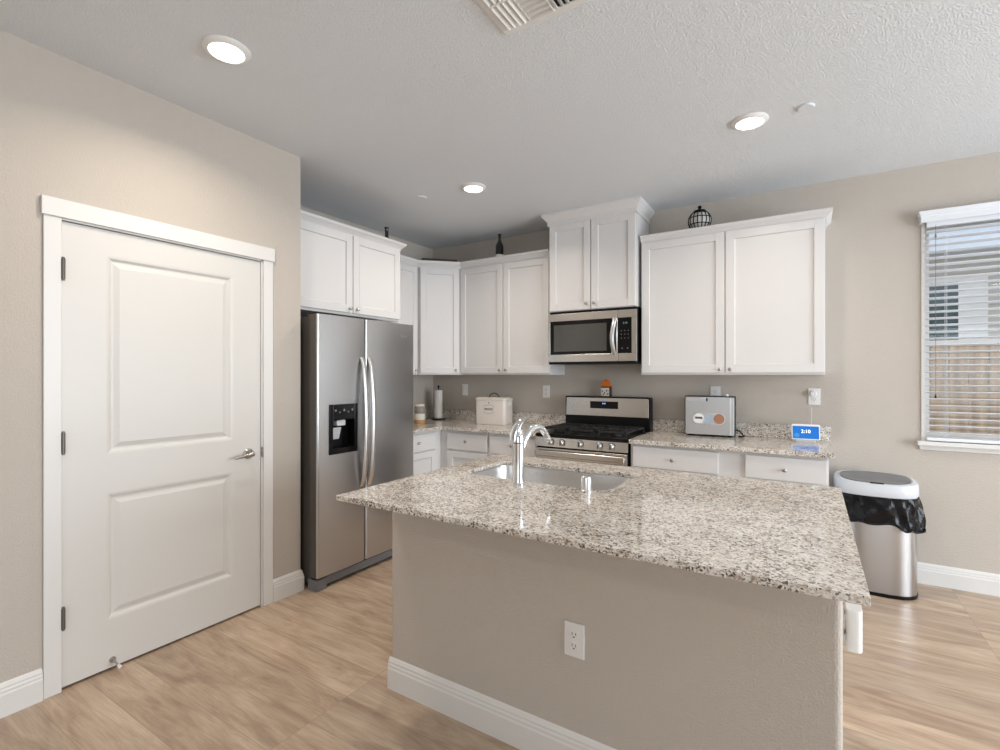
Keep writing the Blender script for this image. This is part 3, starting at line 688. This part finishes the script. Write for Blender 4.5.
# openwork ball ornament
t = thing('ball_ornament', 'round black and white openwork ball with a finial on the right wall cabinet', 'ornament', (-.712, 4.0, TZ-.0))
build('ball', MB().lathe((0, 0, .080), [(.001, -.078)] + [(.080*math.sin(PI*i/16), -.080*math.cos(PI*i/16)) for i in range(1, 16)] + [(.001, .078)], seg=32), simple('mottled_white', (.50, .49, .47), .4), t, smooth=True)
b = MB()
for k in range(8):
    a = PI * k / 8
    b.tube([((.082*math.sin(u))*math.cos(a), (.082*math.sin(u))*math.sin(a), .080 + .082*math.cos(u)) for u in [2*PI*i/28 for i in range(29)]], .0035, seg=6)
for zz_ in (-.03, .02, .055):
    rr = math.sqrt(.082**2-zz_**2); b.tube([(rr*math.cos(2*PI*i/28), rr*math.sin(2*PI*i/28), .080+zz_) for i in range(29)], .0035, seg=6)
build('lattice', b, 'black', t, smooth=True)
build('cap', MB().lathe((0, 0, .140), [(.055, 0), (.045, .018), (.020, .026), (.012, .030), (.010, .038), (.016, .046), (.010, .056), (.001, .060)], seg=24), 'black', t, smooth=True)
build('foot', MB().lathe((0, 0, .0), [(.001, 0), (.045, 0), (.035, .012), (.001, .012)], seg=24), 'black', t, smooth=True)

# ---------------------------------------------------------------- outlets and switches
def outlet(name, label, loc, rot, kind='outlet', w_=.074, h_=.118):
    t = thing(name, label, 'outlet' if kind == 'outlet' else 'switch', loc, rot)
    build('cover_plate', MB().box(-w_/2, w_/2, -.006, -.0004, -h_/2, h_/2), 'plastic', t, bevel=.002)
    if kind == 'outlet':
        for s_ in (.0195, -.0195):
            pl = rrect(-.017, .017, s_-.0145, s_+.0145, .011, 5)
            r = build('receptacle', MB().loft([[(x, -.0078, z) for x, z in pl], [(x, -.006, z) for x, z in pl]]), 'plastic', t)
            b = MB(); b.box(-.0075, -.0055, -.0083, -.0078, s_-.002, s_+.007); b.box(.0055, .0075, -.0083, -.0078, s_-.002, s_+.007); b.cyl((0, -.0083, s_-.0085), .0028, .0006, axis='y', seg=10)
            build('slots', b, 'dark', r)
    else:
        build('rocker', MB().box(-.016, .016, -.010, -.006, -.033, .033), 'plastic', t, bevel=.002)
    return t
outlet('wall_outlet', 'white outlet on the beige front of the island', (-.690, IY0, .455), 0)
outlet('wall_outlet', 'white outlet between the bread box and the range', (-2.135, YB, 1.212), 0)
outlet('wall_switch', 'white switch plate on the corner wall above the bread box', (-3.095, YB, 1.215), 0, 'switch')
outlet('wall_outlet', 'white outlet partly hidden behind the silver appliance', (-.637, YB, 1.222), 0)
t = outlet('wall_outlet', 'white outlet with a plug in it above the smart display', (.026, YB, 1.214), 0, w_=.074, h_=.120)
build('plug', MB().lathe((-.006, -.0085, .022), [(.001, -.026), (.017, -.026), (.021, -.020), (.021, 0)], axis='y', seg=20), 'plastic', t, smooth=True)

# white holder on the island end
t = thing('wall_mounted_holder', 'white plastic holder mounted high on the right end of the island', 'holder', (IX1, 1.84, .547), 90)
build('bracket', MB().box(-.025, .025, -.012, -.0005, .01, .112), 'plastic', t, bevel=.002)
pl = rrect(-.042, .042, -.058, -.018, .017, 6)
build('shell', MB().loft([[(x, y, 0) for x, y in pl], [(x, y, .123) for x, y in pl]]), 'plastic', t, bevel=.002)
b = MB(); b.box(-.02, .02, -.0185, -.0118, .02, .04); b.box(-.02, .02, -.0185, -.0118, .08, .10); build('clip', b, 'plastic', t)

# ---------------------------------------------------------------- trash can
t = thing('trash_can', 'oval stainless trash can with black liner and grey motion-sensor lid', 'trash can', (.352, 3.985, 0))
def oval(rx, ry, z, n=48, e=3.0, fl=.0, cy=0):
    out = []
    for i in range(n):
        a = 2*PI*i/n; c, s_ = math.cos(a), math.sin(a)
        out.append((rx*math.copysign(abs(c)**(2/e), c), cy + ry*math.copysign(abs(s_)**(2/(2.4 if s_ < 0 else 4)), s_), z(c, s_) if callable(z) else z))
    return out
build('base', MB().loft([oval(.213, .148, 0), oval(.215, .150, .022)]), 'black', t, smooth=True)
build('body', MB().loft([oval(.211, .146, .0225), oval(.211, .146, .600)]), 'steel', t, smooth=True)
b = MB(); rg = []
random.seed(3); n = 72
ph = [random.uniform(0, 6.28) for _ in range(8)]
for j, z in enumerate([.615, .60, .578, .555, .53, .50, .475, .450, .440, .445]):
    ring = []
    for i in range(n):
        a = 2*PI*i/n; c, s_ = math.cos(a), math.sin(a)
        f = j/9; wv = .010*math.sin(9*a+ph[0]+j*.5)+.008*math.sin(17*a+ph[1]-j*.7)+.006*math.sin(29*a+ph[2]+j)+.005*math.sin(5*a+ph[3]+j*1.3)
        k = .006 + f*.014 + wv*min(1, j*.35) + .003
        k = max(k, .0025)
        if c > .6 : k += .018*f*(c-.6)/.4
        if s_ > .3: k = min(k, .012)
        x = .212*math.copysign(abs(c)**(2/3), c); y = .148*math.copysign(abs(s_)**(2/(2.4 if s_ < 0 else 4)), s_)
        sl = (.012*math.sin(6*a+ph[4]) + .010*math.sin(13*a+ph[5])) * f + .035*f*(-c)
        ring.append((x + k*c*1.0, y + k*s_, z + sl))
    rg.append(ring)
rg.append([(x*.985, y*.985, z+.01) for x, y, z in rg[-1]])
b.loft(rg, cap=False); bg_ = build('bin_liner', b, 'bag', t)
sm = bg_.modifiers.new('subsurf', 'SUBSURF'); sm.levels = 1; sm.render_levels = 1
def lz(h): return lambda c, s_: h + .016*(s_)
lid = build('lid', MB().loft([oval(.214, .156, .617), oval(.219, .160, .628), oval(.219, .160, lz(.690)), oval(.211, .153, lz(.706)), oval(.190, .134, lz(.712)), oval(.180, .120, lz(.704), cy=.010)]), 'silverp', t, smooth=True)
build('flap', MB().loft([oval(.182, .112, lz(.7055), cy=.012), oval(.181, .111, lz(.712), cy=.012), oval(.10, .06, lz(.716), cy=.012)]), 'plasticg', lid, smooth=True)
build('sensor_window', MB().box(-.035, .035, -.140, -.116, .690, .701), 'gblack', lid, bevel=.003)
build('lid_collar', MB().loft([oval(.211, .153, .600), oval(.211, .153, .6168)]), 'plasticg', t, smooth=True)

# ---------------------------------------------------------------- window, blind, outside
Wn = bpy.data.objects.new('window_1', None); COL.objects.link(Wn); Wn.location = (WX0, YB, WZ0); Wn['kind'] = 'structure'
ww, wh = WX1-WX0, WZ1-WZ0
b = MB(); fy0, fy1 = .085, .125; q = .035
b.box(0, q, fy0, fy1, 0, wh); b.box(ww-q, ww, fy0, fy1, 0, wh); b.box(q, ww-q, fy0, fy1, 0, q); b.box(q, ww-q, fy0, fy1, wh-q, wh); b.box(q, ww-q, fy0+.002, fy1, .62, .655)
build('window_frame', b, 'trim', Wn)
build('pane', MB().box(q, ww-q, .100, .104, q, wh-q), 'glass', Wn)
b = MB(); b.box(-.045, ww+.045, -.058, .083, -.034, -.006); b.box(-.03, ww+.03, -.014, 0, -.066, -.032)
build('window_sill', b, 'trim', Wn, bevel=.004)
b = MB(); b.box(-.018, .0, -.008, 0, -.008, wh+.0); b.box(ww, ww+.018, -.008, 0, -.008, wh)
build('window_casing', b, 'trim', Wn)
t = thing('window_blind', 'white horizontal slat blind hanging in the window by the trash can', 'blind', (WX0, YB, WZ0))
b = MB().sweep([(-.022, .0), (-.022, -.062), (ww+.022, -.062), (ww+.022, 0)], [(0, 0), (.006, 0), (.006, .030), (.010, .036), (.010, .050), (.016, .058), (.018, .072), (0, .072)], wh-.018)
build('valance', b, 'blind', t)
build('headrail', MB().box(.004, ww-.004, -.044, -.004, wh-.045, wh-.004), 'blind', t)
ns = 31; pitch = (wh-.085)/ns
for i in range(ns):
    z = .040 + pitch*(i+.3)
    tilt = R(-10)
    b = MB(); b.box(-ww/2+.003, ww/2-.003, -.024, .024, -.0014, .0014, M=Matrix.Translation((ww/2, -.026, z)) @ Matrix.Rotation(tilt, 4, 'X'))
    build('slat', b, 'blind', t)
build('bottom_rail', MB().box(.003, ww-.003, -.050, -.002, .0, .020), 'blind', t, bevel=.003)
for x in (.10, ww/2, ww-.10):
    b = MB(); b.cyl((x, -.0515, .02), .0011, wh-.06, seg=6); b.cyl((x, -.0005, .02), .0011, wh-.06, seg=6); build('ladder_cord', b, 'blind', t)
b = MB(); b.cyl((.045, -.058, .30), .0012, wh-.34, seg=6); pc = build('pull_cord', b, 'plasticg', t)
build('tassel', MB().lathe((.045, -.058, .275), [(.001, 0), (.006, .002), (.004, .018), (.001, .027)], seg=10), 'black', pc)
build('tassel', MB().lathe((.045, -.058, wh-.12), [(.001, 0), (.006, .002), (.004, .018), (.001, .027)], seg=10), 'plasticg', pc)

g = MB().box(-8, 14, YB+.15, 24, -.12, -.06); o = build('ground_outside', g, 'ground'); o['kind'] = 'structure'
b = MB(); t = thing('wooden_fence', 'weathered brown board fence outside the window', 'fence', (1.9, 6.6, -.06))
for i in range(24):
    x = -2.6 + i*.145
    build('board', MB().box(x, x+.138, 0, .02, 0, 1.78), 'fence', t)
build('rail', MB().box(-2.6, .88, .02, .06, .4, .48), 'fence', t); build('rail', MB().box(-2.6, .88, .02, .06, 1.35, 1.43), 'fence', t)
t = thing('neighbour_house', 'pale neighbouring house wall with a dark window beyond the fence', 'house', (2.2, 9.2, -.06))
b = MB().box(-4.4, 4.4, 0, .3, 0, 3.25)
for k in range(22): b.box(-4.4, 4.4, -.012, 0, .02+.148*k, .02+.148*k+.135)
build('siding', b, 'siding', t)
build('eave', MB().box(-4.7, 4.7, -.55, .4, 3.06, 3.42), 'soffit', t)
build('roof', MB().loft([[(-4.8, -.6, 3.42), (4.8, -.6, 3.42), (4.8, .5, 3.42), (-4.8, .5, 3.42)], [(-4.8, 2.5, 5.0), (4.8, 2.5, 5.0), (4.8, 2.6, 5.0), (-4.8, 2.6, 5.0)]]), 'soffit', t)
b = MB(); X0, X1, Z0, Z1 = -1.75, -.46, 1.35, 2.72
b.box(X0-.08, X0, -.03, 0, Z0-.08, Z1+.08); b.box(X1, X1+.30, -.03, 0, Z0-.08, Z1+.08); b.box(X0, X1, -.03, 0, Z0-.08, Z0); b.box(X0, X1, -.03, 0, Z1, Z1+.08)
wf = build('window', b, 'trim', t); build('pane', MB().box(X0, X1, -.022, -.013, Z0, Z1), 'extglass', wf)

# ---------------------------------------------------------------- ceiling fixtures
def downlight(label, x, y, power=10, r=.092, grp=None):
    t = thing('recessed_light', label, 'ceiling light', (x, y, H), 0, grp)
    b = MB(); b.lathe((0, 0, 0), [(.066, -.012), (.070, -.018), (r-.006, -.012), (r, -.004), (r, -.0005), (.066, -.0005)], seg=40)
    build('trim_ring', b, 'plastic', t, smooth=True)
    build('lens', MB().lathe((0, 0, 0), [(.001, -.0135), (.066, -.0125), (.066, -.001)], seg=36), 'lens', t, smooth=True)
    l = bpy.data.lights.new('downlight_lamp', 'AREA'); l.shape = 'DISK'; l.size = .13; l.energy = power; l.color = (1, .88, .75); l.spread = R(150)
    o = bpy.data.objects.new('downlight_lamp', l); COL.objects.link(o); o.location = (x, y, H-.022)
downlight('lit round recessed ceiling light nearest the pantry door', -2.10, 1.166)
downlight('lit round recessed ceiling light near the corner cabinets', -2.10, 2.985)
downlight('lit round recessed ceiling light above the right counter', -.278, 3.005)
for x, y in ((2.4, 1.2), (2.4, -1.6), (-.4, -1.6)):
    downlight('lit round recessed ceiling light over the living side behind the camera', x, y, grp='living side lights')
tag(build('sprinkler_cover', MB().lathe((-.018, 3.001, H), [(.001, -.010), (.036, -.010), (.040, -.006), (.040, -.0005), (.001, -.0005)], seg=28), 'ceil', smooth=True), 'small round sprinkler cover right of the recessed light', 'ceiling cap')
tag(build('sprinkler_cover', MB().lathe((-2.57, 2.944, H), [(.001, -.008), (.040, -.008), (.044, -.005), (.044, -.0005), (.001, -.0005)], seg=28), 'ceil', smooth=True), 'faint round cover plate left of the recessed light near the corner', 'ceiling cap')
# air register
t = thing('ceiling_vent', 'white three-way air register in the ceiling at the top of the photo', 'vent', (-.865, 1.54, H))
b = MB(); s_ = .178; q = .030
b.box(-s_, s_, -s_, -s_+q, -.008, -.0005); b.box(-s_, s_, s_-q, s_, -.008, -.0005); b.box(-s_, -s_+q, -s_+q, s_-q, -.008, -.0005); b.box(s_-q, s_, -s_+q, s_-q, -.008, -.0005)
build('frame', b, 'plastic', t, bevel=.002)
build('duct_opening', MB().box(-s_+q, s_-q, -s_+q, s_-q, -.003, -.001), 'dark', t)
inn = s_-q
def vane(cx_, cy_, L_, along, tilt):
    b = MB(); m_ = Matrix.Translation((cx_, cy_, -.012)) @ (Matrix.Rotation(PI/2, 4, 'Z') if along == 'y' else Matrix.Identity(4)) @ Matrix.Rotation(tilt, 4, 'X')
    b.box(-L_/2, L_/2, -.0128, .0128, -.001, .001, M=m_); build('vane', b, 'plastic', t, bevel=.0006)
for k in range(4):
    for cyv in (-inn/2-.0, inn/2+.0):
        vane(-inn+.014+.024*k, cyv, inn-.012, 'y', R(-38)); vane(inn-.014-.024*k, cyv, inn-.012, 'y', R(38))
for k in range(11): vane(0, -inn+.014+.0268*k, .092, 'x', R(-44))
b = MB(); b.box(-inn, inn, -.004, .004, -.018, -.004); b.box(-.052, -.048, -inn, inn, -.018, -.004); b.box(.048, .052, -inn, inn, -.018, -.004); build('divider', b, 'plastic', t)
